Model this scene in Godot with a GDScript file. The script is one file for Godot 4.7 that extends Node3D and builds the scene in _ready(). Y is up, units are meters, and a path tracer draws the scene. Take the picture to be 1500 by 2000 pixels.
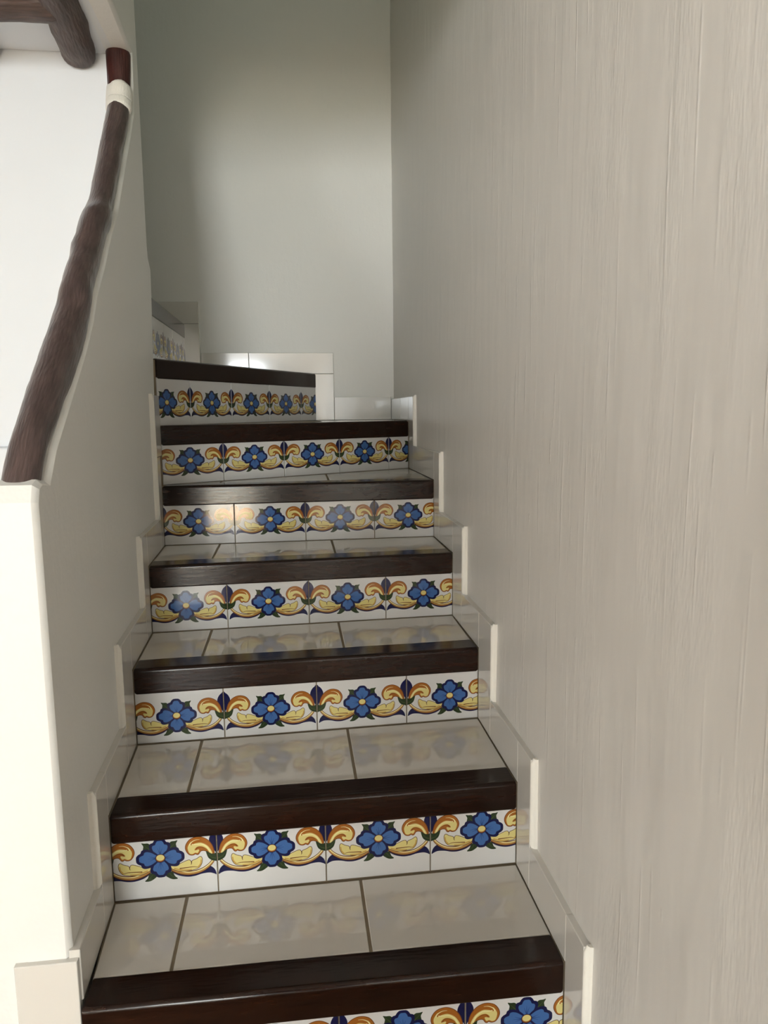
extends Node3D
# A narrow tiled staircase that winds up to the left, seen from its foot. Metres, y up, ground floor at y = 0.

const EYE := 1.373
const RISE := 0.16754
const ZB := -3.007          # plaster face of the wall at the turn
const XR := 0.417           # plaster face of the right wall
const CEIL := 2.278         # underside of the room's ceiling
const SKH := 0.084          # height of the tile skirting
const SKT := 0.012          # its thickness

var M := {}
var names := {}

# ------------------------------------------------------------------ small geometry kit
class Geo:
	var v := PackedVector3Array()
	var n := PackedVector3Array()
	var uv := PackedVector2Array()

	func tri(a: Vector3, b: Vector3, c: Vector3, na: Vector3, nb: Vector3, nc: Vector3, ua := Vector2.ZERO, ub := Vector2.ZERO, uc := Vector2.ZERO) -> void:
		if (b - a).cross(c - a).dot(na + nb + nc) > 0.0:
			v.append_array([a, c, b]); n.append_array([na, nc, nb]); uv.append_array([ua, uc, ub])
		else:
			v.append_array([a, b, c]); n.append_array([na, nb, nc]); uv.append_array([ua, ub, uc])

	func quad(a: Vector3, b: Vector3, c: Vector3, d: Vector3, nn: Vector3, ua := Vector2.ZERO, ub := Vector2.ZERO, uc := Vector2.ZERO, ud := Vector2.ZERO) -> void:
		tri(a, b, c, nn, nn, nn, ua, ub, uc)
		tri(a, c, d, nn, nn, nn, ua, uc, ud)

	# a quad with a normal at every corner
	func quad4(p: Array, nn: Array, u: Array) -> void:
		tri(p[0], p[1], p[2], nn[0], nn[1], nn[2], u[0], u[1], u[2])
		tri(p[0], p[2], p[3], nn[0], nn[2], nn[3], u[0], u[2], u[3])

	func box(lo: Vector3, hi: Vector3) -> void:
		for ax in 3:
			var b := (ax + 1) % 3
			var c := (ax + 2) % 3
			for s in 2:
				var nn := Vector3.ZERO
				nn[ax] = 1.0 if s == 1 else -1.0
				var pts := []
				var us := []
				for k in [[0, 0], [1, 0], [1, 1], [0, 1]]:
					var p := Vector3.ZERO
					p[ax] = hi[ax] if s == 1 else lo[ax]
					p[b] = hi[b] if k[0] == 1 else lo[b]
					p[c] = hi[c] if k[1] == 1 else lo[c]
					pts.append(p)
					us.append(Vector2(p.x + p.z, p.y) if ax != 1 else Vector2(p.x, p.z))
				quad(pts[0], pts[1], pts[2], pts[3], nn, us[0], us[1], us[2], us[3])

	# polygon in the local xy plane, raised along local z from h0 to h1, its upper edge broken by a bevel
	func prism(xf: Transform3D, poly: PackedVector2Array, h0: float, h1: float, bev: float, back := false, us := Vector2.ONE, uo := Vector2.ZERO) -> void:
		var p := poly.duplicate()
		if Geometry2D.is_polygon_clockwise(p):
			p.reverse()
		var c := p.size()
		var q := PackedVector2Array()
		var outs := PackedVector2Array()
		for i in c:
			var e := (p[(i + 1) % c] - p[i]).normalized()
			outs.append(Vector2(e.y, -e.x))
		for i in c:
			var n0 := outs[(i + c - 1) % c]
			var n1 := outs[i]
			var mid := n0 + n1
			var d: float = maxf(mid.length_squared() * 0.5, 0.35)
			q.append(p[i] - mid * (bev / d))
		var top := xf.basis.z.normalized()
		var T := Geometry2D.triangulate_polygon(q)
		for i in range(0, T.size(), 3):
			var a := q[T[i]]; var b := q[T[i + 1]]; var d := q[T[i + 2]]
			tri(xf * Vector3(a.x, a.y, h1), xf * Vector3(b.x, b.y, h1), xf * Vector3(d.x, d.y, h1), top, top, top, a * us + uo, b * us + uo, d * us + uo)
		if back:
			T = Geometry2D.triangulate_polygon(p)
			for i in range(0, T.size(), 3):
				var a := p[T[i]]; var b := p[T[i + 1]]; var d := p[T[i + 2]]
				tri(xf * Vector3(a.x, a.y, h0), xf * Vector3(b.x, b.y, h0), xf * Vector3(d.x, d.y, h0), -top, -top, -top, a * us + uo, b * us + uo, d * us + uo)
		for i in c:
			var j := (i + 1) % c
			var o := (xf.basis * Vector3(outs[i].x, outs[i].y, 0)).normalized()
			quad(xf * Vector3(p[i].x, p[i].y, h0), xf * Vector3(p[j].x, p[j].y, h0), xf * Vector3(p[j].x, p[j].y, h1 - bev), xf * Vector3(p[i].x, p[i].y, h1 - bev), o, Vector2(p[i].x + p[i].y, h0), Vector2(p[j].x + p[j].y, h0), Vector2(p[j].x + p[j].y, h1), Vector2(p[i].x + p[i].y, h1))
			if bev > 0.0:
				var t1 := (o * 0.5 + top).normalized()
				var t0 := (o + top * 0.5).normalized()
				quad4([xf * Vector3(p[i].x, p[i].y, h1 - bev), xf * Vector3(p[j].x, p[j].y, h1 - bev), xf * Vector3(q[j].x, q[j].y, h1), xf * Vector3(q[i].x, q[i].y, h1)], [t0, t0, t1, t1], [p[i] * us + uo, p[j] * us + uo, q[j] * us + uo, q[i] * us + uo])

	# a plastered face: a grid over o + u*[0..lu] + w*[0..lw], gently uneven along its normal
	func plaster(o: Vector3, u: Vector3, lu: float, w: Vector3, lw: float, nn: Vector3, amp: float, noise: FastNoiseLite, cell := 0.05) -> void:
		var nu := maxi(1, int(lu / cell))
		var nw := maxi(1, int(lw / cell))
		var P := []
		for j in nw + 1:
			var row := PackedVector3Array()
			for i in nu + 1:
				var p := o + u * (lu * i / nu) + w * (lw * j / nw)
				row.append(p + nn * amp * noise.get_noise_3dv(p))
			P.append(row)
		var N := []
		for j in nw + 1:
			var row := PackedVector3Array()
			for i in nu + 1:
				var du: Vector3 = P[j][mini(i + 1, nu)] - P[j][maxi(i - 1, 0)]
				var dw: Vector3 = P[mini(j + 1, nw)][i] - P[maxi(j - 1, 0)][i]
				var x := du.cross(dw).normalized()
				row.append(x if x.dot(nn) > 0 else -x)
			N.append(row)
		for j in nw:
			for i in nu:
				var k := []
				var m := []
				var t := []
				for s in [[0, 0], [1, 0], [1, 1], [0, 1]]:
					k.append(P[j + s[1]][i + s[0]]); m.append(N[j + s[1]][i + s[0]])
					t.append(Vector2(lu * (i + s[0]) / nu, -lw * (j + s[1]) / nw))
				quad4(k, m, t)

	func mesh() -> ArrayMesh:
		var a := []
		a.resize(Mesh.ARRAY_MAX)
		a[Mesh.ARRAY_VERTEX] = v
		a[Mesh.ARRAY_NORMAL] = n
		a[Mesh.ARRAY_TEX_UV] = uv
		var m := ArrayMesh.new()
		m.add_surface_from_arrays(Mesh.PRIMITIVE_TRIANGLES, a)
		return m


func numbered(called: String) -> String:
	if not names.has(called):
		names[called] = 0
		return called
	names[called] += 1
	return "%s_%03d" % [called, names[called]]


func obj(called: String, shape, mat: Material, parent: Node = self) -> MeshInstance3D:
	var o := MeshInstance3D.new()
	o.mesh = shape.mesh() if shape is Geo else shape
	o.material_override = mat
	o.name = numbered(called) if parent == self else called
	parent.add_child(o, true)
	return o


func root_of(called: String) -> Node3D:
	var o := Node3D.new()
	o.name = numbered(called)
	add_child(o, true)
	return o


func tag(o: Node, label: String, category := "", group := "", kind := "") -> void:
	if label: o.set_meta("label", label)
	if category: o.set_meta("category", category)
	if group: o.set_meta("group", group)
	if kind: o.set_meta("kind", kind)


func structure(o: Node, label: String, category := "") -> void:
	tag(o, label, category, "", "structure")


# ------------------------------------------------------------------ textures and materials
func noise_of(seed_: int, freq: float, oct := 4) -> FastNoiseLite:
	var f := FastNoiseLite.new()
	f.noise_type = FastNoiseLite.TYPE_SIMPLEX_SMOOTH
	f.seed = seed_
	f.frequency = freq
	f.fractal_octaves = oct
	return f


func grey(seed_: int, freq: float, w: int, h: int, tw: int, th: int, oct := 4) -> PackedByteArray:
	var im := noise_of(seed_, freq, oct).get_seamless_image(w, h)
	if w != tw or h != th:
		im.resize(tw, th, Image.INTERPOLATE_CUBIC)
	im.convert(Image.FORMAT_L8)
	return im.get_data()


func from_bytes(b: PackedByteArray, w: int, h: int) -> ImageTexture:
	return ImageTexture.create_from_image(Image.create_from_data(w, h, false, Image.FORMAT_L8, b))


func streaked_plaster() -> ImageTexture:
	var s := 1024
	var bands := grey(11, 0.016, s, 420, s, s, 3)      # broad trowel strokes, top to bottom
	var runs := grey(13, 0.14, s, 220, s, s, 3)        # brush runs, a hand's length
	var hairs := grey(23, 0.40, s, 128, s, s, 2)      # the brush's hairs
	var patch := grey(31, 0.014, 512, 256, s, s, 3)
	var grit := grey(47, 0.20, s, 512, s, s, 2)
	var h := PackedFloat32Array()
	h.resize(s * s)
	for i in s * s:
		var q := clampf((patch[i] / 255.0 - 0.45) * 4.0, 0.1, 1.0)
		h[i] = 0.10 + 0.34 * bands[i] / 255.0 + (0.055 * (runs[i] / 255.0 - 0.5) + 0.04 * (hairs[i] / 255.0 - 0.5) + 0.06 * (grit[i] / 255.0 - 0.5)) * q
	# dribbles and thick brush marks that dried on the wall
	var rng := RandomNumberGenerator.new()
	rng.seed = 77
	for k in 330:
		var x := rng.randi_range(0, s - 1)
		var y := rng.randi_range(0, s - 1)
		var long := rng.randi_range(8, 110)
		var high := rng.randf_range(0.04, 0.20) * (1.6 if k % 9 == 0 else 1.0)
		var wide := rng.randf_range(0.8, 1.7)
		var lean := rng.randf_range(-0.03, 0.03)
		for j in long:
			var t := float(j) / long
			var rise := high * minf(1.0, minf(t * 6.0, (1.0 - t) * 3.0)) * (0.7 + 0.3 * sin(t * 37.0 + k))
			var xc := x + lean * j
			for d in range(-5, 6):
				var px := posmod(int(xc) + d, s)
				var off := (int(xc) + d - xc) / wide
				h[px + s * posmod(y + j, s)] += rise * exp(-off * off)
	var out := PackedByteArray()
	out.resize(s * s)
	for i in s * s:
		out[i] = int(clampf(h[i], 0.0, 1.0) * 255.0)
	return from_bytes(out, s, s)


func trowelled_plaster() -> ImageTexture:
	var s := 512
	var a := grey(5, 0.02, s, s, s, s, 4)
	var b := grey(6, 0.12, s, s, s, s, 3)
	var c := grey(7, 0.06, s, 128, s, s, 2)
	var out := PackedByteArray()
	out.resize(s * s)
	for i in s * s:
		out[i] = int(clampf(0.5 * a[i] + 0.22 * b[i] + 0.28 * c[i], 0, 255))
	return from_bytes(out, s, s)


func wood_maps(dark: Color, light: Color) -> Array:
	var w := 1024
	var h := 256
	var fine := grey(71, 0.11, 128, h, w, h, 3)
	var broad := grey(72, 0.03, 256, h, w, h, 3)
	var wear := grey(73, 0.02, 512, 128, w, h, 4)
	var col := Image.create(w, h, false, Image.FORMAT_RGB8)
	var hb := PackedByteArray()
	hb.resize(w * h)
	var cb := PackedByteArray()
	cb.resize(w * h * 3)
	for i in w * h:
		var f := fine[i] / 255.0
		var t := clampf(0.55 * f + 0.5 * broad[i] / 255.0 - 0.08 + 0.5 * clampf(wear[i] / 255.0 - 0.68, 0, 1), 0, 1)
		var c := dark.lerp(light, t)
		cb[i * 3] = int(c.r * 255); cb[i * 3 + 1] = int(c.g * 255); cb[i * 3 + 2] = int(c.b * 255)
		hb[i] = int(clampf(0.75 * f + 0.25 * broad[i] / 255.0, 0, 1) * 255)
	col = Image.create_from_data(w, h, false, Image.FORMAT_RGB8, cb)
	return [ImageTexture.create_from_image(col), from_bytes(hb, w, h)]


# the painted border tile; units are 1/1220 of the tile width, measured from the flower's centre, y down
const TW := 1220.0
const TILE_UP := 366.0
const TILE_DOWN := 488.0

func span_fill(im: Image, pts: PackedVector2Array, c: Color) -> void:
	var k := im.get_width() / TW
	var q := PackedVector2Array()
	var lo := 1e9
	var hi := -1e9
	for p in pts:
		var s := Vector2((p.x + 610.0) * k, (p.y + TILE_UP) * k)
		q.append(s)
		lo = minf(lo, s.y); hi = maxf(hi, s.y)
	for y in range(maxi(0, int(lo)), mini(im.get_height() - 1, int(hi) + 1) + 1):
		var yc := y + 0.5
		var xs := []
		for i in q.size():
			var a := q[i]
			var b := q[(i + 1) % q.size()]
			if (a.y <= yc) != (b.y <= yc):
				xs.append(a.x + (yc - a.y) / (b.y - a.y) * (b.x - a.x))
		xs.sort()
		for i in range(0, xs.size() - 1, 2):
			var x0 := int(round(xs[i]))
			var x1 := int(round(xs[i + 1]))
			if x1 > x0:
				im.fill_rect(Rect2i(x0, y, x1 - x0, 1), c)


func curve(a: Array, closed := true) -> PackedVector2Array:
	var p := PackedVector2Array()
	for i in range(0, a.size(), 2):
		p.append(Vector2(a[i], a[i + 1]))
	var out := PackedVector2Array()
	var c := p.size()
	for i in (c if closed else c - 1):
		var p0 := p[(i + c - 1) % c] if closed else p[maxi(i - 1, 0)]
		var p1 := p[i]
		var p2 := p[(i + 1) % c]
		var p3 := p[(i + 2) % c] if closed else p[mini(i + 2, c - 1)]
		for s in 6:
			out.append(p1.cubic_interpolate(p2, p0, p3, s / 6.0))
	if not closed:
		out.append(p[c - 1])
	return out


func both(im: Image, pts: PackedVector2Array, c: Color) -> void:
	span_fill(im, pts, c)
	var m := PackedVector2Array()
	for p in pts:
		m.append(Vector2(-p.x, p.y))
	span_fill(im, m, c)


func stroke(im: Image, line: PackedVector2Array, w0: float, w1: float, c: Color, mirror := true) -> void:
	var l := PackedVector2Array()
	var r := PackedVector2Array()
	for i in line.size():
		var t := (line[mini(i + 1, line.size() - 1)] - line[maxi(i - 1, 0)]).normalized()
		var w := lerpf(w0, w1, float(i) / (line.size() - 1)) * 0.5
		l.append(line[i] + Vector2(-t.y, t.x) * w)
		r.append(line[i] - Vector2(-t.y, t.x) * w)
	r.reverse()
	l.append_array(r)
	if mirror:
		both(im, l, c)
	else:
		span_fill(im, l, c)


func grown(p: PackedVector2Array, d: float) -> PackedVector2Array:
	var best := Geometry2D.offset_polygon(p, d, Geometry2D.JOIN_ROUND)
	return best[0] if best.size() else p


func border_tile() -> ImageTexture:
	var white := Color8(210, 208, 205)
	var navy := Color8(17, 19, 62)
	var blue := Color8(60, 98, 154)
	var deep := Color8(36, 64, 118)
	var yellow := Color8(214, 199, 128)
	var cream := Color8(230, 220, 160)
	var orange := Color8(154, 92, 32)
	var rust := Color8(104, 54, 22)
	var brown := Color8(74, 38, 22)
	var green := Color8(40, 54, 30)
	var olive := Color8(62, 76, 40)
	var im := Image.create(2048, int(2048 * (TILE_UP + TILE_DOWN) / TW), false, Image.FORMAT_RGB8)
	im.fill(white)
	# navy ground wave under the scrolls
	both(im, curve([596, 253, 580, 192, 540, 151, 505, 152, 450, 186, 380, 206, 280, 212, 180, 190, 105, 140, 125, 186, 190, 228, 280, 252, 360, 250, 440, 231, 520, 226, 566, 240]), navy)
	# main stem sweeping from the cup down under the flower
	var stem := curve([566, 84, 522, 134, 450, 182, 370, 206, 280, 208, 190, 180, 108, 128], false)
	stroke(im, stem, 36, 66, brown)
	stroke(im, stem, 33, 54, rust)
	stroke(im, stem, 24, 40, Color8(172, 128, 68))
	stroke(im, curve([562, 84, 516, 130, 446, 175, 368, 197, 280, 198, 200, 172], false), 12, 10, cream)
	# pointed leaf
	var leaf := curve([430, 26, 446, 56, 436, 112, 396, 160, 310, 177, 210, 176, 120, 140, 104, 104, 170, 104, 230, 80, 282, 60, 312, 58, 330, 80, 346, 64, 390, 48])
	both(im, grown(leaf, 6.0), brown)
	both(im, leaf, yellow)
	stroke(im, curve([396, 150, 350, 140, 280, 142, 200, 146], false), 5, 12, rust)
	stroke(im, curve([436, 62, 428, 110, 398, 150], false), 12, 16, Color8(186, 146, 72))
	stroke(im, curve([330, 76, 330, 100, 322, 112], false), 11, 3, brown)
	stroke(im, curve([330, 168, 240, 168, 140, 140], false), 8, 18, Color8(186, 146, 72))
	# navy drop on the joint
	both(im, curve([616, -266, 586, -262, 556, -234, 534, -190, 530, -148, 545, -106, 572, -60, 592, -20, 616, 4]), navy)
	# curled scroll
	var scroll := curve([275, -92, 288, -140, 328, -187, 390, -208, 450, -202, 512, -165, 560, -95, 578, -2, 530, -18, 495, -36, 466, -46, 434, -40, 412, -10, 396, -4, 380, -14, 350, -3, 314, -11, 286, -48])
	both(im, grown(scroll, 7.0), rust)
	both(im, scroll, orange)
	both(im, curve([296, -86, 312, -130, 338, -160, 330, -118, 380, -136, 440, -140, 504, -104, 544, -48, 560, 0, 530, -14, 500, -62, 456, -92, 410, -97, 378, -76, 372, -54, 410, -62, 420, -52, 402, -20, 376, -26, 344, -12, 312, -26]), yellow)
	stroke(im, curve([342, -128, 392, -122, 446, -122, 500, -86, 540, -20], false), 8, 12, cream)
	stroke(im, curve([318, -118, 338, -152, 384, -176, 430, -178], false), 12, 3, cream)
	stroke(im, curve([384, -58, 402, -84, 440, -88, 480, -66], false), 7, 3, rust)
	# green cup that holds the scrolls
	both(im, curve([492, -36, 530, -10, 572, 6, 604, -10, 618, -10, 618, 96, 596, 94, 550, 79, 512, 42]), green)
	stroke(im, curve([520, 8, 550, 44, 600, 62], false), 4, 14, olive)
	# leaves between the petals
	both(im, curve([192, -190, 174, -152, 178, -98, 130, -70, 70, -84, 82, -140, 120, -182, 160, -186]), green)
	stroke(im, curve([170, -168, 130, -130, 96, -92], false), 3, 10, olive)
	both(im, curve([176, 262, 146, 228, 122, 176, 78, 176, 46, 210, 82, 246, 126, 266]), green)
	stroke(im, curve([152, 250, 112, 222, 90, 190], false), 3, 8, olive)
	# four petals
	var outer := [0, -232, 34, -228, 58, -208, 72, -186, 100, -176, 114, -150, 110, -112, 98, -84, 78, -56, 44, -24, 0, 6]
	var inner := [0, -202, 24, -200, 40, -180, 50, -158, 74, -150, 84, -130, 78, -102, 66, -78, 44, -50, 22, -24, 0, -14]
	for k in 4:
		for layer in 2:
			var src: Array = outer if layer == 0 else inner
			var half := curve(src, false)
			var full := half.duplicate()
			for i in range(half.size() - 2, 0, -1):
				full.append(Vector2(-half[i].x, half[i].y))
			var sc := Vector2(1.0, 1.12) if k % 2 == 1 else Vector2(1.0, 1.0)
			for i in full.size():
				full[i] = (full[i] * sc).rotated(k * PI / 2)
			span_fill(im, full, navy if layer == 0 else blue)
		for vein in [-26, 0, 26]:
			var line := PackedVector2Array()
			for s in 8:
				var t := s / 7.0
				line.append(Vector2(vein * t, lerpf(-40, -118 - (20 if vein == 0 else 0), t)).rotated(k * PI / 2))
			stroke(im, line, 10, 2, deep, false)
	# eye of the flower
	var eye := PackedVector2Array()
	for i in 40:
		eye.append(Vector2(cos(i * TAU / 40), sin(i * TAU / 40)))
	for ring in [[56.0, 52.0, 4.0, navy], [50.0, 46.0, 3.0, rust], [46.0, 40.0, 2.0, orange], [43.0, 35.0, -3.0, yellow]]:
		var e := PackedVector2Array()
		for p in eye:
			e.append(Vector2(p.x * ring[0], p.y * ring[1] + ring[2]))
		span_fill(im, e, ring[3])
	im.resize(1024, int(1024 * (TILE_UP + TILE_DOWN) / TW), Image.INTERPOLATE_LANCZOS)
	return ImageTexture.create_from_image(im)


func mat(called: String, c: Color, rough: float, spec := 0.5) -> StandardMaterial3D:
	var m := StandardMaterial3D.new()
	m.albedo_color = c
	m.roughness = rough
	m.metallic_specular = spec
	M[called] = m
	return m


func relief(m: StandardMaterial3D, t: Texture2D, cm: float, per_metre: Vector2) -> void:
	m.heightmap_enabled = true
	m.heightmap_texture = t
	m.heightmap_scale = cm
	m.uv1_scale = Vector3(per_metre.x, per_metre.y, 1)


func make_materials() -> void:
	var trowel := trowelled_plaster()
	relief(mat("streaked", Color8(224, 219, 211), 0.38), streaked_plaster(), 0.34, Vector2(0.8, 0.42))
	relief(mat("plaster", Color8(234, 232, 226), 0.5), trowel, 0.10, Vector2(1.6, 1.6))
	relief(mat("room_paint", Color8(228, 231, 234), 0.6), trowel, 0.05, Vector2(1.2, 1.2))
	relief(mat("lip", Color8(236, 231, 220), 0.5), trowel, 0.10, Vector2(5, 5))
	mat("white_tile", Color8(210, 204, 194), 0.06, 0.75)
	mat("skirting", Color8(218, 213, 204), 0.08, 0.7)
	mat("grout", Color8(140, 126, 104), 0.9)
	mat("floor_tile", Color8(200, 172, 144), 0.35)
	mat("glass", Color(0.9, 0.95, 0.95, 0.08), 0.02).transparency = BaseMaterial3D.TRANSPARENCY_ALPHA
	mat("ground", Color8(150, 145, 130), 0.9)
	var t := mat("border", Color.WHITE, 0.09)
	t.albedo_texture = border_tile()
	t.texture_repeat = false
	var w := wood_maps(Color8(22, 10, 5), Color8(44, 22, 11))
	var n := mat("nosing", Color.WHITE, 0.17, 0.34)
	n.albedo_texture = w[0]
	relief(n, w[1], 0.02, Vector2(1.1, 4.0))
	n.clearcoat_enabled = true
	n.clearcoat = 0.08
	n.clearcoat_roughness = 0.16
	var b := wood_maps(Color8(56, 44, 42), Color8(104, 84, 80))
	var r := mat("branch", Color.WHITE, 0.36)
	r.albedo_texture = b[0]
	relief(r, b[1], 0.16, Vector2(1.6, 1.0))
	r.clearcoat_enabled = true
	r.clearcoat = 0.4
	r.clearcoat_roughness = 0.3
	var rb := wood_maps(Color8(50, 24, 21), Color8(78, 42, 37))
	var rr := mat("red_branch", Color.WHITE, 0.4)
	rr.albedo_texture = rb[0]
	relief(rr, rb[1], 0.12, Vector2(1.6, 1.0))
	var lg := mat("log", Color8(215, 215, 215), 0.55)
	lg.albedo_texture = wood_maps(Color8(70, 56, 50), Color8(118, 96, 88))[0]
	relief(lg, b[1], 0.25, Vector2(1.2, 1.0))


# ------------------------------------------------------------------ rounded wood
# a log, branch or stick along a path of [x, y, z, radius]; both ends domed
func stick(path: Array, seed_: int, rough: float, knots := [], around := 22, per := 6) -> ArrayMesh:
	var pts := []
	for i in path.size() - 1:
		var g := []
		for k in [maxi(i - 1, 0), i, i + 1, mini(i + 2, path.size() - 1)]:
			g.append(Vector4(path[k][0], path[k][1], path[k][2], path[k][3]))
		for s in per:
			var t := float(s) / per
			var p := Vector4.ZERO
			for ax in 4:
				p[ax] = cubic_interpolate(g[1][ax], g[2][ax], g[0][ax], g[3][ax], t)
			pts.append(p)
	var z = path[path.size() - 1]
	pts.append(Vector4(z[0], z[1], z[2], z[3]))
	var f := noise_of(seed_, 9.0, 3)
	var st := SurfaceTool.new()
	st.begin(Mesh.PRIMITIVE_TRIANGLES)
	st.set_smooth_group(0)
	var rings := []
	var run := 0.0
	for i in pts.size():
		rings.append([Vector3(pts[i].x, pts[i].y, pts[i].z), pts[i].w])
	# domes: two shrinking rings past each end
	var d0: Vector3 = (rings[0][0] - rings[1][0]).normalized()
	var d1: Vector3 = (rings[-1][0] - rings[-2][0]).normalized()
	for q in [[0.35, 0.86], [0.55, 0.5]]:
		rings.push_front([pts_first(rings, d0, q[0], pts[0]), pts[0].w * q[1]])
		rings.push_back([Vector3(pts[-1].x, pts[-1].y, pts[-1].z) + d1 * pts[-1].w * q[0], pts[-1].w * q[1]])
	var rows := []
	for i in rings.size():
		var c: Vector3 = rings[i][0]
		var t: Vector3 = (rings[mini(i + 1, rings.size() - 1)][0] - rings[maxi(i - 1, 0)][0]).normalized()
		var side := t.cross(Vector3.UP if absf(t.y) < 0.9 else Vector3.FORWARD).normalized()
		var up := side.cross(t)
		if i > 0:
			run += c.distance_to(rings[i - 1][0])
		var row := []
		for k in around + 1:
			var a := TAU * k / around
			var dir := side * cos(a) + up * sin(a)
			var r: float = rings[i][1]
			r *= 1.0 + rough * f.get_noise_3dv(c * Vector3(1, 0.6, 1) + dir * 0.06) + 0.05 * cos(a * 2.0 + run * 5.0)
			var p := c + dir * r
			for kn in knots:
				var kp: Vector3 = kn[0]
				var away := p.distance_to(kp) / float(kn[1])
				if away < 1.0:
					p += dir * float(kn[2]) * (1.0 - away * away) * (1.0 - away * away)
			row.append([p, Vector2(run, float(k) / around)])
		rows.append(row)
	var S := func(e): st.set_uv(e[1]); st.add_vertex(e[0])
	for i in rows.size() - 1:
		for k in around:
			var a = rows[i][k]; var b = rows[i + 1][k]; var c = rows[i + 1][k + 1]; var d = rows[i][k + 1]
			for e in [a, b, c, a, c, d]:
				S.call(e)
	for s in 2:
		var row = rows[0] if s == 0 else rows[-1]
		var mid: Vector3 = rings[0][0] if s == 0 else rings[-1][0]
		mid += (d0 if s == 0 else d1) * pts[0].w * 0.06
		for k in around:
			var tri := [row[k], row[k + 1], [mid, Vector2(run * s, 0.5)]]
			if s == 1:
				tri.reverse()
			for e in tri:
				S.call(e)
	st.generate_normals()
	return st.commit()


func pts_first(_rings: Array, d: Vector3, q: float, p: Vector4) -> Vector3:
	return Vector3(p.x, p.y, p.z) + d * p.w * q


# the wooden edge of a step: front top edge from a to b, its body behind and below
func nosing_mesh(a: Vector3, b: Vector3, deep: float, high: float, seed_: int) -> ArrayMesh:
	var g := Geo.new()
	var along := (b - a).normalized()
	var back := Vector3(along.z, 0, -along.x)    # away from the viewer
	if back.z > 0.01 or (absf(back.z) <= 0.01 and back.x > 0):
		back = -back
	var prof := []                                # [depth, y, normal depth, normal y, v]
	var r := 0.008
	prof.append([deep, 0.0, 0.0, 1.0])
	prof.append([deep * 0.5, 0.0, 0.0, 1.0])
	for i in 6:
		var t := PI / 2 * i / 5
		prof.append([r - sin(t) * r, -r + cos(t) * r, -sin(t), cos(t)])
	var rb := 0.004
	for i in 4:
		var t := PI / 2 * i / 3
		prof.append([rb - cos(t) * rb, -high + rb - sin(t) * rb, -cos(t), -sin(t)])
	prof.append([deep, -high, 0.0, -1.0])
	var length := a.distance_to(b)
	var f := noise_of(seed_, 6.0, 3)
	var stations := [[0.0, 0.005], [0.0015, 0.0018], [0.005, 0.0]]
	var cnt := 36
	for i in range(1, cnt):
		stations.append([length * i / cnt, 0.0])
	stations.append_array([[length - 0.005, 0.0], [length - 0.0015, 0.0018], [length, 0.005]])
	var rows := []
	for s in stations:
		var row := []
		var run := 0.0
		for k in prof.size():
			var p = prof[k]
			if k > 0:
				run += Vector2(p[0] - prof[k - 1][0], p[1] - prof[k - 1][1]).length()
			var edge: float = f.get_noise_2d(s[0] + seed_, k * 0.02) * 0.0007
			var d: float = p[0] - p[2] * 0.0 + (s[1] if p[0] < deep * 0.4 else 0.0)
			var y: float = p[1] - p[3] * s[1]
			row.append([a + along * s[0] + back * (d - p[2] * edge) + Vector3.UP * (y + p[3] * edge), (back * p[2] + Vector3.UP * p[3]).normalized(), Vector2(s[0] + seed_ * 0.37, run)])
		rows.append(row)
	for i in rows.size() - 1:
		for k in prof.size() - 1:
			var q := [rows[i][k], rows[i + 1][k], rows[i + 1][k + 1], rows[i][k + 1]]
			g.quad4([q[0][0], q[1][0], q[2][0], q[3][0]], [q[0][1], q[1][1], q[2][1], q[3][1]], [q[0][2], q[1][2], q[2][2], q[3][2]])
	for s in 2:
		var row = rows[0] if s == 0 else rows[-1]
		var nn := -along if s == 0 else along
		for k in range(1, prof.size() - 1):
			g.tri(row[0][0], row[k][0], row[k + 1][0], nn, nn, nn, row[0][2], row[k][2], row[k + 1][2])
	return g.mesh()


# ------------------------------------------------------------------ the stairs
func T(n: int) -> float:        # height of tread n
	if n == 7: return 1.527
	if n == 8: return 1.723
	if n == 9: return 1.905
	return 1.340 - (6 - n) * RISE


func left_x(z: float) -> float: # front of the left skirting
	return -0.305 + 0.03 * z


var front := {}                 # step number -> [left end, right end] of the nosing's front edge, plan x z

func poly_tile(parent: Node, called: String, pts: PackedVector2Array, y: float, mat_: Material) -> void:
	# pts are plan x, z; local y is -z
	var q := PackedVector2Array()
	for p in pts:
		q.append(Vector2(p.x, -p.y))
	var g := Geo.new()
	g.prism(Transform3D(Basis(Vector3.RIGHT, Vector3(0, 0, -1), Vector3.UP), Vector3.ZERO), q, y - 0.008, y, 0.0012)
	obj(called, g, mat_, parent)


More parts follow.
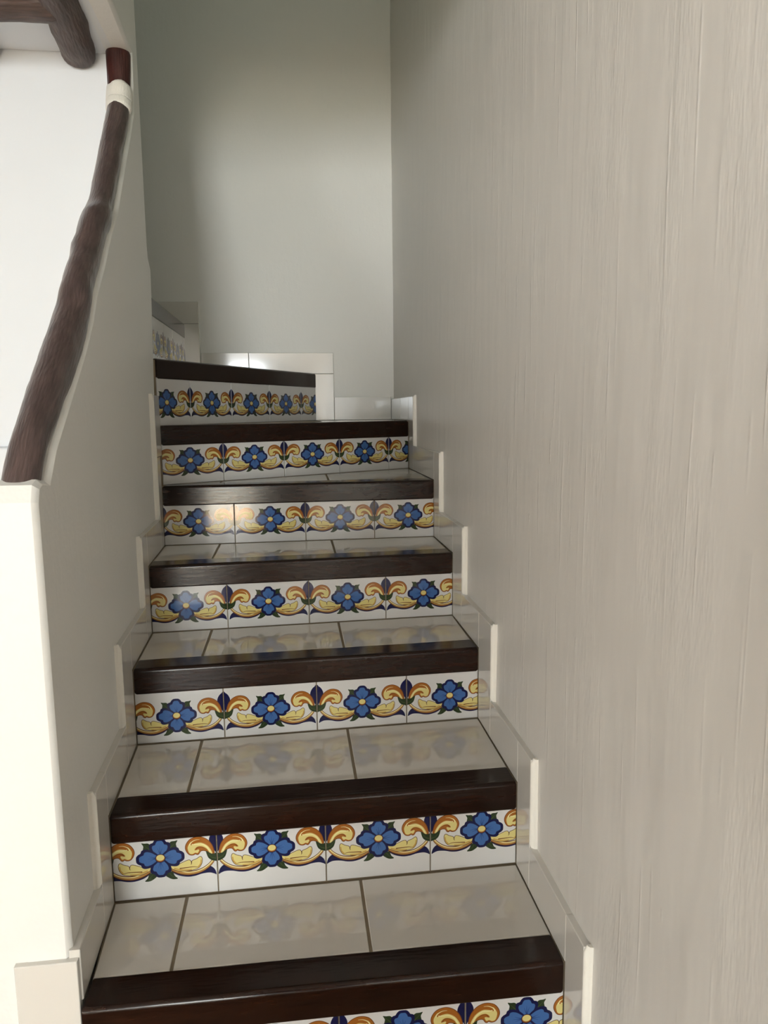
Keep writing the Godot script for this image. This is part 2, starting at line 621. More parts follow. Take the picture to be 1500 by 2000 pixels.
func build_stairs() -> void:
	front = {
		-1: [Vector2(-0.40, -0.50), Vector2(0.405, -0.50)], 0: [Vector2(-0.40, -0.755), Vector2(0.405, -0.755)],
		1: [Vector2(-0.335, -1.009), Vector2(0.405, -1.003)], 2: [Vector2(-0.342, -1.250), Vector2(0.405, -1.259)],
		3: [Vector2(-0.350, -1.530), Vector2(0.405, -1.556)], 4: [Vector2(-0.358, -1.794), Vector2(0.405, -1.828)],
		5: [Vector2(-0.367, -2.078), Vector2(0.405, -2.084)], 6: [Vector2(-0.368, -2.118), Vector2(0.405, -2.545)],
		7: [Vector2(-0.372, -2.130), Vector2(0.099, -2.995)], 8: [Vector2(-0.41, -2.105), Vector2(-0.41, -2.995)],
		9: [Vector2(-0.68, -2.13), Vector2(-0.68, -2.995)],
	}
	var joints := {1: [0.045 + 0.335, 0.245 + 0.335], 2: [0.183, 0.381, 0.579], 3: [0.184, 0.386, 0.589], 4: [0.183, 0.387, 0.586], 5: [0.195, 0.396, 0.596], 6: [0.1845, 0.3887, 0.5948, 0.7974], 7: [0.150, 0.371, 0.615, 0.857], 8: [0.2, 0.4, 0.6, 0.8]}
	joints[1] = [0.18, 0.38, 0.58]
	var flower := {1: 0.0725, 2: 0.0775, 3: 0.0590, 4: 0.0645, 5: 0.0665, 6: 0.0670, 7: 0.0660, 8: 0.066}
	var treads := {}
	for n in range(-1, 9):
		var a = front[n]
		var b = front[n + 1]
		treads[n] = PackedVector2Array([a[0], a[1], b[1], b[0]])
	treads[6] = PackedVector2Array([front[6][0], front[6][1], Vector2(0.405, -2.995), front[7][1], front[7][0]])
	treads[7] = PackedVector2Array([front[7][0], front[7][1], Vector2(-0.41, -2.995), Vector2(-0.41, -2.105)])
	treads[9] = PackedVector2Array([front[9][0], front[9][1], Vector2(-1.9, -2.995), Vector2(-1.9, -2.13)])
	treads[5] = PackedVector2Array([front[5][0], front[5][1], front[6][1], front[6][0]])
	var stairs := root_of("staircase")
	tag(stairs, "tiled staircase turning left, dark wooden nosings over blue flower border tiles", "staircase")
	for n in range(-1, 10):
		var fa: Vector2 = front[n][0]
		var fb: Vector2 = front[n][1]
		var al := (fb - fa).normalized()
		var back := Vector2(al.y, -al.x)
		if back.y > 0.01 or (absf(back.y) <= 0.01 and back.x > 0):
			back = -back
		# mortar core: the tread's plan set back behind the tiles
		var core := PackedVector2Array()
		var tr: PackedVector2Array = treads[n]
		var grow := 0.10 if n < 5 else 0.012
		core.append(fa + back * 0.0065 - al * (0.012 if n >= 2 else -0.004))
		core.append(fb + back * 0.0065 + al * 0.012)
		if n == 6:
			core.append(Vector2(XR, -2.545)); core.append(Vector2(XR, ZB)); core.append(Vector2(0.0, ZB)); core.append(Vector2(-0.40, -2.20))
		elif n == 7:
			core = PackedVector2Array([fa + back * 0.0065, fb + back * 0.0065, Vector2(0.09, ZB), Vector2(-0.52, ZB), Vector2(-0.52, -2.12)])
		elif n >= 8:
			core.append(tr[2] - Vector2(0.12, 0.012)); core.append(tr[3] - Vector2(0.12, -0.01))
		else:
			core.append(tr[2] + Vector2(0.012, -grow)); core.append(tr[3] + Vector2(-0.012, -grow))
		var cq := PackedVector2Array()
		for p in core:
			cq.append(Vector2(p.x, -p.y))
		var g := Geo.new()
		g.prism(Transform3D(Basis(Vector3.RIGHT, Vector3(0, 0, -1), Vector3.UP), Vector3.ZERO), cq, maxf(T(n) - 0.34, 0.0) if n < 6 else T(n - 1) - 0.02, T(n) - 0.003, 0.001)
		var step := obj("step", g, M.grout, stairs)
		if n == 9:
			continue
		# wooden nosing
		obj("nosing", nosing_mesh(Vector3(fa.x, T(n) + 0.001, fa.y), Vector3(fb.x, T(n) + 0.001, fb.y), 0.061, 0.0565, n + 3), M.nosing, step)
		# tread tiles: the tread behind the nosing, cut along the tile grid
		if n >= 1 and n < 8:
			var shift := back * 0.063
			var zone := PackedVector2Array()
			var far = front[n + 1]
			var gap := Vector2(0, 0.001)
			if n < 6:
				zone = PackedVector2Array([fa + shift, fb + shift, far[1] + gap, far[0] + gap])
			else:
				zone = tr.duplicate()
				zone[0] = fa + shift; zone[1] = fb + shift
			for cut in [[-0.9, -0.2165], [-0.2135, 0.1010], [0.1040, 0.9]]:
				var lane := PackedVector2Array([Vector2(cut[0], -0.2), Vector2(cut[1], -0.2), Vector2(cut[1], -3.5), Vector2(cut[0], -3.5)])
				for piece in Geometry2D.intersect_polygons(zone, lane):
					var shrunk := Geometry2D.offset_polygon(piece, -0.0012)
					if shrunk.size() and absf(area(shrunk[0])) > 0.0008:
						poly_tile(step, "tread_tile", shrunk[0], T(n), M.white_tile)
		# riser tiles with the painted border
		if n >= 1:
			var length := fa.distance_to(fb)
			var cuts: Array = [0.0] + joints[n] + [length]
			var y0 := T(n - 1) + 0.001
			var y1 := T(n) - 0.052
			var org := fa + back * 0.003
			# out of the riser, towards the viewer
			var out := Vector3(-back.x, 0, -back.y)
			var xf := Transform3D(Basis(Vector3(al.x, 0, al.y), Vector3.UP, out), Vector3(org.x, 0, org.y))
			for i in cuts.size() - 1:
				var s0: float = cuts[i]
				var s1: float = cuts[i + 1]
				if s1 - s0 < 0.01:
					continue
				# where this tile's flower stands along the riser, and how wide the whole tile is
				var wide: float = 0.2
				var mid: float = (s0 + s1) / 2
				if n >= 6 and i > 0 and i < cuts.size() - 2:
					wide = s1 - s0
				elif n >= 6:
					wide = cuts[2] - cuts[1] if i == 0 else cuts[i] - cuts[i - 1]
				if i == 0:
					mid = s1 - wide / 2
				elif i == cuts.size() - 2:
					mid = s0 + wide / 2
				var yc: float = T(n - 1) + flower[n]
				var tall := 0.2 * (TILE_UP + TILE_DOWN) / TW
				var us := Vector2(1.0 / wide, -1.0 / tall)
				var uo := Vector2(0.5 - mid / wide, TILE_UP / (TILE_UP + TILE_DOWN) + yc / tall)
				var tg := Geo.new()
				var e0 := s0 + (0.0 if i == 0 else 0.0011)
				var e1 := s1 - (0.0 if i == cuts.size() - 2 else 0.0011)
				tg.prism(xf, PackedVector2Array([Vector2(e0, y0), Vector2(e1, y0), Vector2(e1, y1), Vector2(e0, y1)]), -0.008, 0.0, 0.0008, false, us, uo)
				obj("riser_tile", tg, M.border, step)


func area(p: PackedVector2Array) -> float:
	var s := 0.0
	for i in p.size():
		s += p[i].cross(p[(i + 1) % p.size()])
	return s / 2


# ------------------------------------------------------------------ skirting tiles
func sk_tile(parent: Node, xf: Transform3D, a: float, b: float, y0: float, y1: float, called := "skirting_tile", m: Material = null, h0 := -0.004, h1 := SKT) -> void:
	if b - a < 0.004 or y1 - y0 < 0.004:
		return
	var g := Geo.new()
	g.prism(xf, PackedVector2Array([Vector2(a + 0.0006, y0 + 0.0006), Vector2(b - 0.0006, y0 + 0.0006), Vector2(b - 0.0006, y1 - 0.0006), Vector2(a + 0.0006, y1 - 0.0006)]), h0, h1, 0.0012)
	obj(called, g, M.skirting if m == null else m, parent)


func build_skirting() -> void:
	var right := root_of("baseboard_right")
	structure(right, "stepped white tile skirting climbing the right wall")
	# local x runs into the depth (-z), local z out of the wall (-x)
	var xr := Transform3D(Basis(Vector3(0, 0, -1), Vector3.UP, Vector3(-1, 0, 0)), Vector3(XR, 0, 0))
	var zr := {0: 0.681, 1: 0.932, 2: 1.183, 3: 1.454, 4: 1.724, 5: 2.009, 6: 2.452, 7: 2.995}
	for n in range(1, 7):
		var f: float = -front[n][1].y
		sk_tile(right, xr, zr[n], f, T(n - 1), T(n) + SKH)
		var e: float = zr[n + 1]
		if n == 6:
			sk_tile(right, xr, f, 2.74, T(n), T(n) + SKH)
			sk_tile(right, xr, 2.74, e, T(n), T(n) + SKH)
		else:
			sk_tile(right, xr, f, e, T(n), T(n) + SKH)
		lip(right, xr, zr[n], T(n - 1) + SKH - 0.004, T(n) + SKH + 0.003, n)
	sk_tile(right, xr, zr[0], zr[1], T(0), T(0) + SKH)
	var left := root_of("baseboard_left")
	structure(left, "stepped white tile skirting climbing the left parapet wall")
	var dir := Vector3(-0.03, 0, -1).normalized()
	var xl := Transform3D(Basis(dir, Vector3.UP, Vector3(1, 0, -0.03).normalized()), Vector3(-0.317, 0, 0))
	var zl := {1: 1.03, 2: 1.178, 3: 1.437, 4: 1.727, 5: 2.022, 6: 2.040}
	for n in range(1, 6):
		var f: float = -front[n][0].y
		if n > 1:
			sk_tile(left, xl, zl[n], minf(f, 2.11), T(n - 1), T(n) + SKH)
			lip(left, xl, zl[n], T(n - 1) + SKH - 0.004, (T(n) if n < 5 else T(6)) + SKH + 0.003, n + 20)
		if n < 5:
			sk_tile(left, xl, maxf(f, zl[n]), zl[n + 1], T(n), T(n) + SKH)
	sk_tile(left, xl, 2.022, 2.112, T(5) + SKH, T(6) + SKH)
	# the foot of the parapet's end
	var face := root_of("baseboard_front")
	structure(face, "white skirting tile at the foot of the parapet's end")
	var xf := Transform3D(Basis(Vector3.RIGHT, Vector3.UP, Vector3(0, 0, 1)), Vector3(0, 0, -1.03))
	sk_tile(face, xf, -0.428, -0.338, T(0) - 0.15, 0.574, "skirting_tile", null, -0.004, 0.009)
	# the wall at the turn
	var turn := root_of("baseboard_back")
	structure(turn, "white tile skirting stepping up across the wall at the turn")
	var xb := Transform3D(Basis(Vector3.RIGHT, Vector3.UP, Vector3(0, 0, 1)), Vector3(0, 0, ZB))
	sk_tile(turn, xb, 0.171, 0.405, T(6), T(6) + 0.094)
	sk_tile(turn, xb, 0.093, 0.171, T(6), T(7))
	sk_tile(turn, xb, -0.167, 0.171, T(7), T(7) + SKH)
	sk_tile(turn, xb, -0.352, -0.167, T(7), T(7) + SKH)
	sk_tile(turn, xb, -0.415, -0.355, T(7), T(8))
	sk_tile(turn, xb, -0.62, -0.355, T(8), T(8) + SKH)


# painted plaster lip along the upright front edge of a skirting tile
func lip(parent: Node, xf: Transform3D, at: float, y0: float, y1: float, seed_: int) -> void:
	var g := Geo.new()
	var f := noise_of(seed_, 14.0, 3)
	var rows := []
	var cnt := 16
	for i in cnt + 1:
		var y := lerpf(y0, y1, float(i) / cnt)
		var w := 0.0008 * f.get_noise_1d(y * 3.0)
		var taper := 0.6 if i == 0 or i == cnt else 1.0
		var row := []
		for p in [[0.0, -0.002], [0.0, SKT * taper + w], [-0.0025, SKT * taper + 0.0004 + w], [-0.0055, SKT * 0.8 * taper + w], [-0.007 - w, SKT * 0.4], [-0.0085 - w * 2.0, -0.002]]:
			row.append(xf * Vector3(at + p[0], y, p[1]))
		rows.append(row)
	var nx := xf.basis.x
	var nz := xf.basis.z
	var nn := [nz, nz, (nz * 0.8 - nx * 0.6).normalized(), (nz * 0.5 - nx).normalized(), -nx, (-nx * 0.9 + nz * 0.3).normalized()]
	for i in cnt:
		for k in 5:
			g.quad4([rows[i][k], rows[i + 1][k], rows[i + 1][k + 1], rows[i][k + 1]], [nn[k], nn[k], nn[k + 1], nn[k + 1]], [Vector2(k * 0.003, i * 0.01), Vector2(k * 0.003, i * 0.01 + 0.01), Vector2(k * 0.003 + 0.003, i * 0.01 + 0.01), Vector2(k * 0.003 + 0.003, i * 0.01)])
	for s in 2:
		var row = rows[0] if s == 0 else rows[cnt]
		var n2 := Vector3.DOWN if s == 0 else Vector3.UP
		for k in range(1, 5):
			g.tri(row[0], row[k], row[k + 1], n2, n2, n2)
	obj("plaster_edge", g, M.lip, parent)


# ------------------------------------------------------------------ walls, ceilings, floor
func build_shell() -> void:
	var un := noise_of(3, 1.3, 3)
	# right wall
	var g := Geo.new()
	g.plaster(Vector3(XR, 0, 2.0), Vector3(0, 0, -1), 5.007, Vector3.UP, 4.2, Vector3(-1, 0, 0), 0.004, un, 0.04)
	g.box(Vector3(XR, 0, 2.0), Vector3(XR + 0.1, CEIL, DOOR_Z))
	g.box(Vector3(XR + 0.012, -0.1, ZB - 0.15), Vector3(XR + 0.16, 4.2, DOOR_Z + 0.15))
	structure(obj("wall_right", g, M.streaked), "tall right wall of streaky brushed white plaster")
	# wall at the turn
	g = Geo.new()
	g.plaster(Vector3(-1.95, 0, ZB), Vector3.RIGHT, 1.95 + XR + 0.006, Vector3.UP, 4.2, Vector3(0, 0, 1), 0.003, un, 0.05)
	g.box(Vector3(-2.1, -0.1, ZB - 0.15), Vector3(XR + 0.012, 4.2, ZB - 0.01))
	structure(obj("wall_back", g, M.plaster), "pale plaster wall facing the stairs at the turn")
	# parapet and pier on the left of the stairs, with the wall above the room's ceiling
	var zy := PackedVector2Array()
	for p in [[-1.03, 0.0], [-1.03, 1.256], [-1.040, 1.279], [-1.060, 1.285]]:
		zy.append(Vector2(-p[0], p[1]))
	for i in range(2, RAIL.size() - 1):
		var here := Vector2(-RAIL[i][2], RAIL[i][1])
		var run := (Vector2(-RAIL[i + 1][2], RAIL[i + 1][1]) - Vector2(-RAIL[i - 1][2], RAIL[i - 1][1])).normalized()
		zy.append(here + Vector2(run.y, -run.x) * 0.013)
	for p in [[-2.026, 2.135], [-2.036, 2.18], [-2.045, CEIL], [-1.40, CEIL], [-1.40, 4.2], [-2.155, 4.2], [-2.128, 1.83], [-2.135, 1.80], [-2.172, 1.775], [-2.17, 1.74], [-2.115, 1.40], [-2.115, 0.0]]:
		zy.append(Vector2(-p[0], p[1]))
	g = Geo.new()
	var dir := Vector3(-0.03, 0, -1)
	var xl := Transform3D(Basis(dir, Vector3.UP, Vector3(1, 0, 0)), Vector3(-0.317, 0, 0))
	g.prism(xl, zy, -0.062, 0.0, 0.008, true)
	g.prism(xl, PackedVector2Array([Vector2(1.0305, 0.0), Vector2(2.05, 0.0), Vector2(2.05, 1.10), Vector2(1.0305, 1.10)]), -0.13, -0.061, 0.0, true)
	var wl := obj("wall_left", g, M.plaster)
	structure(wl, "plastered parapet and pier between the stairs and the bright room")
	# white plaster collar round the rail's head
	obj("plaster_collar", stick([[-0.4105, 2.128, -2.004, 0.030], [-0.411, 2.150, -2.016, 0.0305], [-0.411, 2.172, -2.022, 0.029], [-0.411, 2.186, -2.026, 0.027]], 8, 0.22), M.lip, wl)
	# the room's end wall
	g = Geo.new()
	g.plaster(Vector3(-3.3, 0, -2.05), Vector3.RIGHT, 2.9, Vector3.UP, CEIL + 0.02, Vector3(0, 0, 1), 0.004, un, 0.06)
	g.box(Vector3(-3.4, -0.1, -2.125), Vector3(-0.40, 4.2, -2.058))
	structure(obj("wall_far", g, M.room_paint), "bright white end wall of the room left of the stairs")
	g = Geo.new()
	for b in [[-2.15, 3.2, -0.1, CEIL + 0.25], [4.4, DOOR_Z + 0.15, -0.1, CEIL + 0.25], [3.2, 4.4, -0.1, 0.95], [3.2, 4.4, 2.05, CEIL + 0.25]]:
		g.box(Vector3(-3.45, b[2], b[0]), Vector3(-3.3, b[3], b[1]))
	structure(obj("wall_outer", g, M.room_paint), "white outer wall of the room")
	g = Geo.new()
	g.box(Vector3(-2.05, -0.1, ZB - 0.15), Vector3(-1.9, 4.2, -2.05))
	structure(obj("wall_landing", g, M.plaster), "plaster wall closing the upper flight")
	# wall behind the viewer, with the garden door
	g = Geo.new()
	for b in [[-3.4, DOOR_X0, -0.1, CEIL + 0.25], [DOOR_X1, XR + 0.16, -0.1, CEIL + 0.25], [DOOR_X0, DOOR_X1, DOOR_TOP, CEIL + 0.25]]:
		g.box(Vector3(b[0], b[2], DOOR_Z), Vector3(b[1], b[3], DOOR_Z + 0.15))
	structure(obj("wall_rear", g, M.room_paint), "white wall with a glazed door")
	# the stairwell's front wall over the ceiling's edge
	g = Geo.new()
	for b in [[-0.43, XR + 0.02, CEIL, 2.75], [-0.43, XR + 0.02, 3.6, 4.2], [-0.43, -0.30, 2.75, 3.6], [0.30, XR + 0.02, 2.75, 3.6]]:
		g.box(Vector3(b[0], b[2], -1.40), Vector3(b[1], b[3], -1.28))
	structure(obj("wall_front", g, M.plaster), "plaster wall above the ceiling's edge")
	g = Geo.new()
	g.box(Vector3(-3.4, CEIL, -2.05), Vector3(-0.42, CEIL + 0.2, DOOR_Z + 0.1))
	g.box(Vector3(-0.42, CEIL, -1.40), Vector3(XR + 0.02, CEIL + 0.2, DOOR_Z + 0.1))
	structure(obj("ceiling", g, M.room_paint), "white plaster ceiling of the room")
	g = Geo.new()
	g.box(Vector3(-2.1, 4.2, ZB - 0.15), Vector3(XR + 0.16, 4.35, -1.25))
	g.box(Vector3(-3.45, 4.2, -1.25), Vector3(XR + 0.16, 4.35, DOOR_Z + 0.15))
	structure(obj("ceiling", g, M.plaster), "ceiling over the stairwell and the upper floor")
	g = Geo.new()
	g.box(Vector3(-3.45, -0.15, ZB - 0.15), Vector3(XR + 0.16, 0.0, DOOR_Z + 4.0))
	structure(obj("floor", g, M.floor_tile), "warm floor of the room")
	g = Geo.new()
	var bx := Transform3D(Basis(Vector3.RIGHT, Vector3.UP, Vector3(0, 0, 1)), Vector3(0, 0, -2.05))
	g.prism(bx, PackedVector2Array([Vector2(-1.6, 0.0), Vector2(-0.70, 0.0), Vector2(-0.70, 1.292), Vector2(-1.6, 1.292)]), -0.01, 0.03, 0.006)
	structure(obj("trim_1", g, M.room_paint), "low white dado at the foot of the bright wall, by the handrail's foot")


const DOOR_X0 := -1.75
const DOOR_X1 := -0.40
const DOOR_Z := 6.5
const DOOR_TOP := 2.24

func build_door() -> void:
	var d := root_of("door_1")
	structure(d, "glazed garden door behind the viewer")
	var g := Geo.new()
	g.box(Vector3(DOOR_X0, 0, DOOR_Z + 0.04), Vector3(DOOR_X0 + 0.06, DOOR_TOP, DOOR_Z + 0.10))
	g.box(Vector3(DOOR_X1 - 0.06, 0, DOOR_Z + 0.04), Vector3(DOOR_X1, DOOR_TOP, DOOR_Z + 0.10))
	g.box(Vector3(DOOR_X0 + 0.06, DOOR_TOP - 0.06, DOOR_Z + 0.04), Vector3(DOOR_X1 - 0.06, DOOR_TOP, DOOR_Z + 0.10))
	g.box(Vector3(DOOR_X0 + 0.06, 0, DOOR_Z + 0.04), Vector3(DOOR_X1 - 0.06, 0.08, DOOR_Z + 0.10))
	obj("door_frame", g, M.nosing, d)
	g = Geo.new()
	g.box(Vector3(DOOR_X0 + 0.06, 0.08, DOOR_Z + 0.066), Vector3(DOOR_X1 - 0.06, DOOR_TOP - 0.06, DOOR_Z + 0.072))
	obj("pane", g, M.glass, d)
	for w in [["window_1", Vector3(-3.42, 0.95, 3.2), Vector3(-3.37, 2.05, 4.4), 0], ["window_2", Vector3(-0.30, 2.75, -1.34), Vector3(0.30, 3.6, -1.29), 2]]:
		var win := root_of(w[0])
		structure(win, "window that lets daylight in, out of the picture")
		var lo: Vector3 = w[1]
		var hi: Vector3 = w[2]
		var along := 2 if w[3] == 0 else 0
		g = Geo.new()
		for side in 4:
			var a := lo
			var b := hi
			var ax := along if side < 2 else 1
			if side % 2 == 0:
				b[ax] = lo[ax] + 0.05
			else:
				a[ax] = hi[ax] - 0.05
			g.box(a, b)
		obj("window_frame", g, M.nosing, win)
		g = Geo.new()
		var inset := Vector3(0.02, 0.05, 0.05) if along == 2 else Vector3(0.05, 0.05, 0.02)
		g.box(lo + inset, hi - inset)
		obj("pane", g, M.glass, win)


# ------------------------------------------------------------------ wood on the left
const RAIL := [[-0.3812, 1.248, -1.064, 0.0180], [-0.3815, 1.265, -1.066, 0.0235], [-0.3819, 1.289, -1.083, 0.0240], [-0.3838, 1.3357, -1.1253, 0.0240], [-0.3864, 1.3981, -1.2123, 0.0267], [-0.3883, 1.4453, -1.2782, 0.0295], [-0.3905, 1.4973, -1.3496, 0.0303], [-0.3925, 1.5535, -1.4160, 0.0288], [-0.3939, 1.6110, -1.4643, 0.0290], [-0.3965, 1.6788, -1.5492, 0.0290], [-0.3992, 1.7633, -1.6385, 0.0303], [-0.4016, 1.8254, -1.7190, 0.0266], [-0.4049, 1.9451, -1.8303, 0.0252], [-0.4089, 2.0823, -1.9622, 0.0258], [-0.4102, 2.1371, -2.0064, 0.0250]]

func build_wood() -> void:
	var r := obj("rustic_handrail", stick(RAIL, 41, 0.10, [[Vector3(-0.37, 1.79, -1.655), 0.06, 0.004], [Vector3(-0.375, 1.60, -1.44), 0.05, 0.003], [Vector3(-0.42, 1.70, -1.56), 0.05, 0.004]], 24, 8), M.branch)
	tag(r, "long dark varnished crooked branch handrail rising along the sloping parapet", "handrail")
	var s := obj("rustic_handrail", stick([[-0.411, 2.176, -2.026, 0.0265], [-0.411, 2.20, -2.030, 0.0270], [-0.411, 2.235, -2.036, 0.0278], [-0.411, 2.275, -2.041, 0.0285]], 43, 0.08), M.red_branch)
	tag(s, "short reddish brown branch stub between the white collar and the ceiling", "handrail")
	var b := obj("timber_log", stick([[-0.505, CEIL - 0.006, -2.035, 0.040], [-0.49, CEIL - 0.006, -1.9, 0.041], [-0.475, CEIL - 0.004, -1.7, 0.041], [-0.44, CEIL - 0.004, -1.2, 0.042], [-0.42, CEIL - 0.004, -0.6, 0.042]], 51, 0.12, [], 22, 8), M.log)
	tag(b, "dark round-ended timber log running to the bright wall beside the handrail's head", "log")
	b = obj("timber_log", stick([[-0.50, CEIL - 0.008, -1.80, 0.042], [-0.7, CEIL - 0.008, -1.80, 0.043], [-1.2, CEIL - 0.006, -1.79, 0.044], [-2.2, CEIL - 0.006, -1.79, 0.045], [-3.28, CEIL - 0.006, -1.79, 0.045]], 52, 0.10, [], 22, 8), M.log)
	tag(b, "brown timber log lying crosswise under the ceiling in the top left corner", "log")
	b = obj("timber_log", stick([[-0.735, CEIL - 0.004, -2.035, 0.040], [-0.725, CEIL - 0.004, -1.9, 0.041], [-0.71, CEIL - 0.004, -1.6, 0.041], [-0.68, CEIL - 0.004, -0.9, 0.042]], 53, 0.12, [], 22, 8), M.log)
	tag(b, "timber log cut by the left edge of the picture, behind the crosswise log", "log")


# ------------------------------------------------------------------ whoever takes the picture
# one skin over tapered bones [ax, ay, az, ra, bx, by, bz, rb], meshed with surface nets
func skin(bones: Array, cell: float, blend: float) -> Geo:
	var lo := Vector3(1e9, 1e9, 1e9)
	var hi := -lo
	for b in bones:
		for k in [0, 4]:
			var c := Vector3(b[k], b[k + 1], b[k + 2])
			var r: Vector3 = Vector3.ONE * (b[k + 3] + cell * 2.0)
			lo = lo.min(c - r); hi = hi.max(c + r)
	var size := Vector3i(((hi - lo) / cell).ceil()) + Vector3i.ONE
	var f := PackedFloat32Array()
	f.resize(size.x * size.y * size.z)
	f.fill(1.0)
	for b in bones:
		var a := Vector3(b[0], b[1], b[2])
		var d := Vector3(b[4], b[5], b[6]) - a
		var reach: float = maxf(b[3], b[7]) + blend + cell * 2.0
		var l := Vector3i(((a.min(a + d) - Vector3.ONE * reach - lo) / cell).floor()).clamp(Vector3i.ZERO, size - Vector3i.ONE)
		var h := Vector3i(((a.max(a + d) + Vector3.ONE * reach - lo) / cell).ceil()).clamp(Vector3i.ZERO, size - Vector3i.ONE)
		for z in range(l.z, h.z + 1):
			for y in range(l.y, h.y + 1):
				for x in range(l.x, h.x + 1):
					var p := lo + Vector3(x, y, z) * cell
					var t := clampf((p - a).dot(d) / maxf(d.length_squared(), 1e-9), 0.0, 1.0)
					var v: float = p.distance_to(a + d * t) - lerpf(b[3], b[7], t)
					var i := x + size.x * (y + size.y * z)
					var w := maxf(blend - absf(f[i] - v), 0.0) / blend
					f[i] = minf(f[i], v) - w * w * blend * 0.25
	var at := {}
	var g := Geo.new()
	var step := [1, size.x, size.x * size.y]
	for z in size.z - 1:
		for y in size.y - 1:
			for x in size.x - 1:
				var i := x + size.x * (y + size.y * z)
				var sum := Vector3.ZERO
				var n := 0
				for ax in 3:
					for u in 2:
						for w in 2:
							var o := Vector3i.ZERO
							o[(ax + 1) % 3] = u
							o[(ax + 2) % 3] = w
							var j: int = i + o.x + o.y * step[1] + o.z * step[2]
							var f0 := f[j]
							var f1: float = f[j + step[ax]]
							if (f0 < 0.0) != (f1 < 0.0):
								var q := Vector3(o)
								q[ax] = f0 / (f0 - f1)
								sum += q
								n += 1
				if n > 0:
					at[i] = lo + (Vector3(x, y, z) + sum / n) * cell
	for i in at:
		for ax in 3:
			var su: int = step[(ax + 1) % 3]
			var sw: int = step[(ax + 2) % 3]
			var c0: int = i + su + sw
			if c0 + step[ax] >= f.size() or (f[c0] < 0.0) == (f[c0 + step[ax]] < 0.0):
				continue
			if at.has(i + su) and at.has(i + sw) and at.has(c0):
				var p: Array = [at[i], at[i + su], at[c0], at[i + sw]]
				var nn: Vector3 = (p[2] - p[0]).cross(p[3] - p[1]).normalized()
				var want := Vector3.ZERO
				want[ax] = 1.0 if f[c0] < 0.0 else -1.0
				g.quad(p[0], p[1], p[2], p[3], nn if nn.dot(want) > 0 else -nn)
	return g


func build_person() -> void:
	var z := 0.33
	var bones := [
		[0.10, 0.05, z + 0.02, 0.045, 0.10, 0.09, z - 0.0, 0.05], [-0.10, 0.05, z + 0.02, 0.045, -0.10, 0.09, z, 0.05],
		[0.10, 0.04, z - 0.14, 0.035, 0.10, 0.05, z + 0.03, 0.042], [-0.10, 0.04, z - 0.14, 0.035, -0.10, 0.05, z + 0.03, 0.042],
		[0.10, 0.08, z, 0.05, 0.095, 0.46, z - 0.01, 0.062], [-0.10, 0.08, z, 0.05, -0.095, 0.46, z - 0.01, 0.062],
		[0.095, 0.46, z - 0.01, 0.066, 0.085, 0.84, z, 0.092], [-0.095, 0.46, z - 0.01, 0.066, -0.085, 0.84, z, 0.092],
		[-0.07, 0.88, z, 0.115, 0.07, 0.88, z, 0.115], [-0.05, 1.02, z, 0.105, 0.05, 1.02, z, 0.105],
		[-0.08, 1.22, z, 0.11, 0.08, 1.22, z, 0.11], [-0.14, 1.36, z + 0.01, 0.065, 0.14, 1.36, z + 0.01, 0.065],
		[0.0, 1.36, z + 0.01, 0.06, 0.0, 1.46, z, 0.052],
		[0.17, 1.35, z + 0.01, 0.058, 0.22, 1.10, z - 0.02, 0.046], [0.22, 1.10, z - 0.02, 0.046, 0.085, 1.31, 0.10, 0.030],
		[-0.17, 1.35, z + 0.01, 0.058, -0.22, 1.10, z - 0.02, 0.046], [-0.22, 1.10, z - 0.02, 0.046, -0.085, 1.31, 0.10, 0.030],
		[0.085, 1.31, 0.10, 0.030, 0.06, 1.36, 0.05, 0.026], [-0.085, 1.31, 0.10, 0.030, -0.06, 1.36, 0.05, 0.026],
		[0.0, 1.535, z - 0.01, 0.083, 0.0, 1.585, z + 0.01, 0.092],
	]
	var p := root_of("person")
	tag(p, "person in plain dark clothes standing at the foot of the stairs to take the picture", "person")
	p.position.x = -0.05
	obj("body", skin(bones, 0.022, 0.05), mat("clothes", Color8(82, 84, 92), 0.85), p)


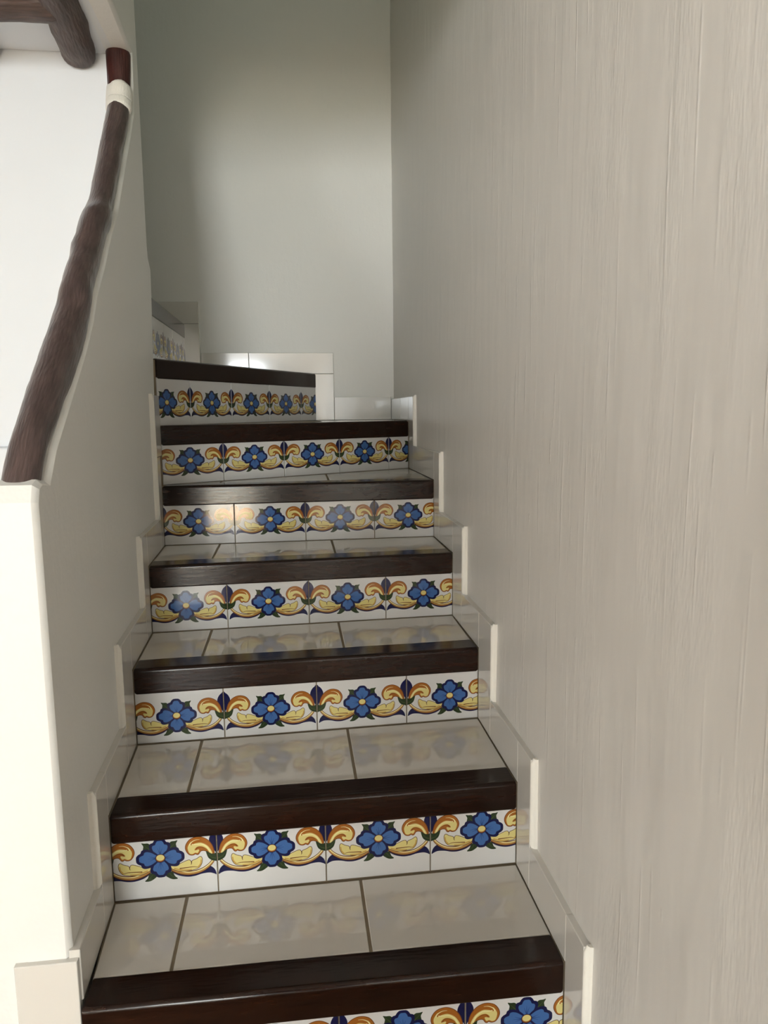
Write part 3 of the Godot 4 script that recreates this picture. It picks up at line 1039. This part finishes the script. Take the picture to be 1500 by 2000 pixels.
# ------------------------------------------------------------------ everything
func _ready() -> void:
	var cam := Camera3D.new()
	cam.name = "camera"
	cam.fov = 70.37
	cam.near = 0.02
	cam.far = 60.0
	cam.transform = Transform3D(Basis(CAM_R, CAM_U, CAM_B), Vector3(0, EYE, 0))
	add_child(cam)
	cam.current = true
	var we := WorldEnvironment.new()
	we.name = "world_environment"
	var env := Environment.new()
	env.background_mode = Environment.BG_SKY
	var sky := Sky.new()
	var sm := ProceduralSkyMaterial.new()
	sm.sky_top_color = Color(0.45, 0.60, 0.85)
	sm.sky_horizon_color = Color(0.85, 0.90, 0.95)
	sm.ground_bottom_color = Color(0.40, 0.38, 0.33)
	sm.ground_horizon_color = Color(0.70, 0.72, 0.70)
	sky.sky_material = sm
	env.sky = sky
	env.background_energy_multiplier = 1.5
	env.tonemap_mode = Environment.TONE_MAPPER_LINEAR
	env.tonemap_exposure = 0.57
	env.sdfgi_enabled = true
	env.ssao_enabled = true
	env.ssil_enabled = true
	we.environment = env
	add_child(we)
	# daylight through the glazed door: the bright sky in its upper part, the duller garden below
	daylight("sky_daylight", 0.95, 2.17, 31.0, Color(0.96, 0.985, 1.0))
	daylight("garden_daylight", 0.10, 0.95, 14.0, Color(0.97, 1.0, 0.95))
	# a side window in the room's outer wall, and a small one that lights the stairwell from the upper floor
	day_light("side_window_daylight", Vector3(-3.34, 1.5, 3.8), -PI / 2, Vector2(1.1, 1.0), 17.0, Color(0.99, 1.0, 1.0))
	day_light("upper_window_daylight", Vector3(0.0, 3.17, -1.37), 0.0, Vector2(0.55, 0.75), 0.30, Color(0.94, 1.0, 0.91))
	# the sun stands high over the terrace and reaches a step's width in through the door
	var sun := DirectionalLight3D.new()
	sun.name = "sun"
	sun.light_energy = 280.0
	sun.light_color = Color(1.0, 0.97, 0.90)
	sun.light_angular_distance = 0.53
	sun.shadow_enabled = true
	sun.basis = Basis.looking_at(Vector3(0.05, -2.05, -0.95), Vector3.UP)
	add_child(sun)
	make_materials()
	build_shell()
	build_door()
	build_stairs()
	build_skirting()
	build_wood()
	build_person()


const CAM_R := Vector3(0.99221, -0.011462, 0.124047)
const CAM_U := Vector3(0.028267, 0.990501, -0.13457)
const CAM_B := Vector3(-0.121326, 0.137028, 0.983109)

func daylight(called: String, y0: float, y1: float, energy: float, c: Color) -> void:
	day_light(called, Vector3((DOOR_X0 + DOOR_X1) / 2, (y0 + y1) / 2, DOOR_Z + 0.02), 0.0, Vector2(DOOR_X1 - DOOR_X0 - 0.14, y1 - y0), energy, c)


# daylight that enters by a window or door: an area light in the opening, facing inwards
func day_light(called: String, at: Vector3, turn: float, size: Vector2, energy: float, c: Color) -> void:
	var l := AreaLight3D.new()
	l.name = called
	l.area_size = size
	l.light_energy = energy
	l.light_color = c
	l.area_range = 30.0
	l.area_attenuation = 2.0
	l.shadow_enabled = true
	l.position = at
	l.rotation.y = turn
	add_child(l)
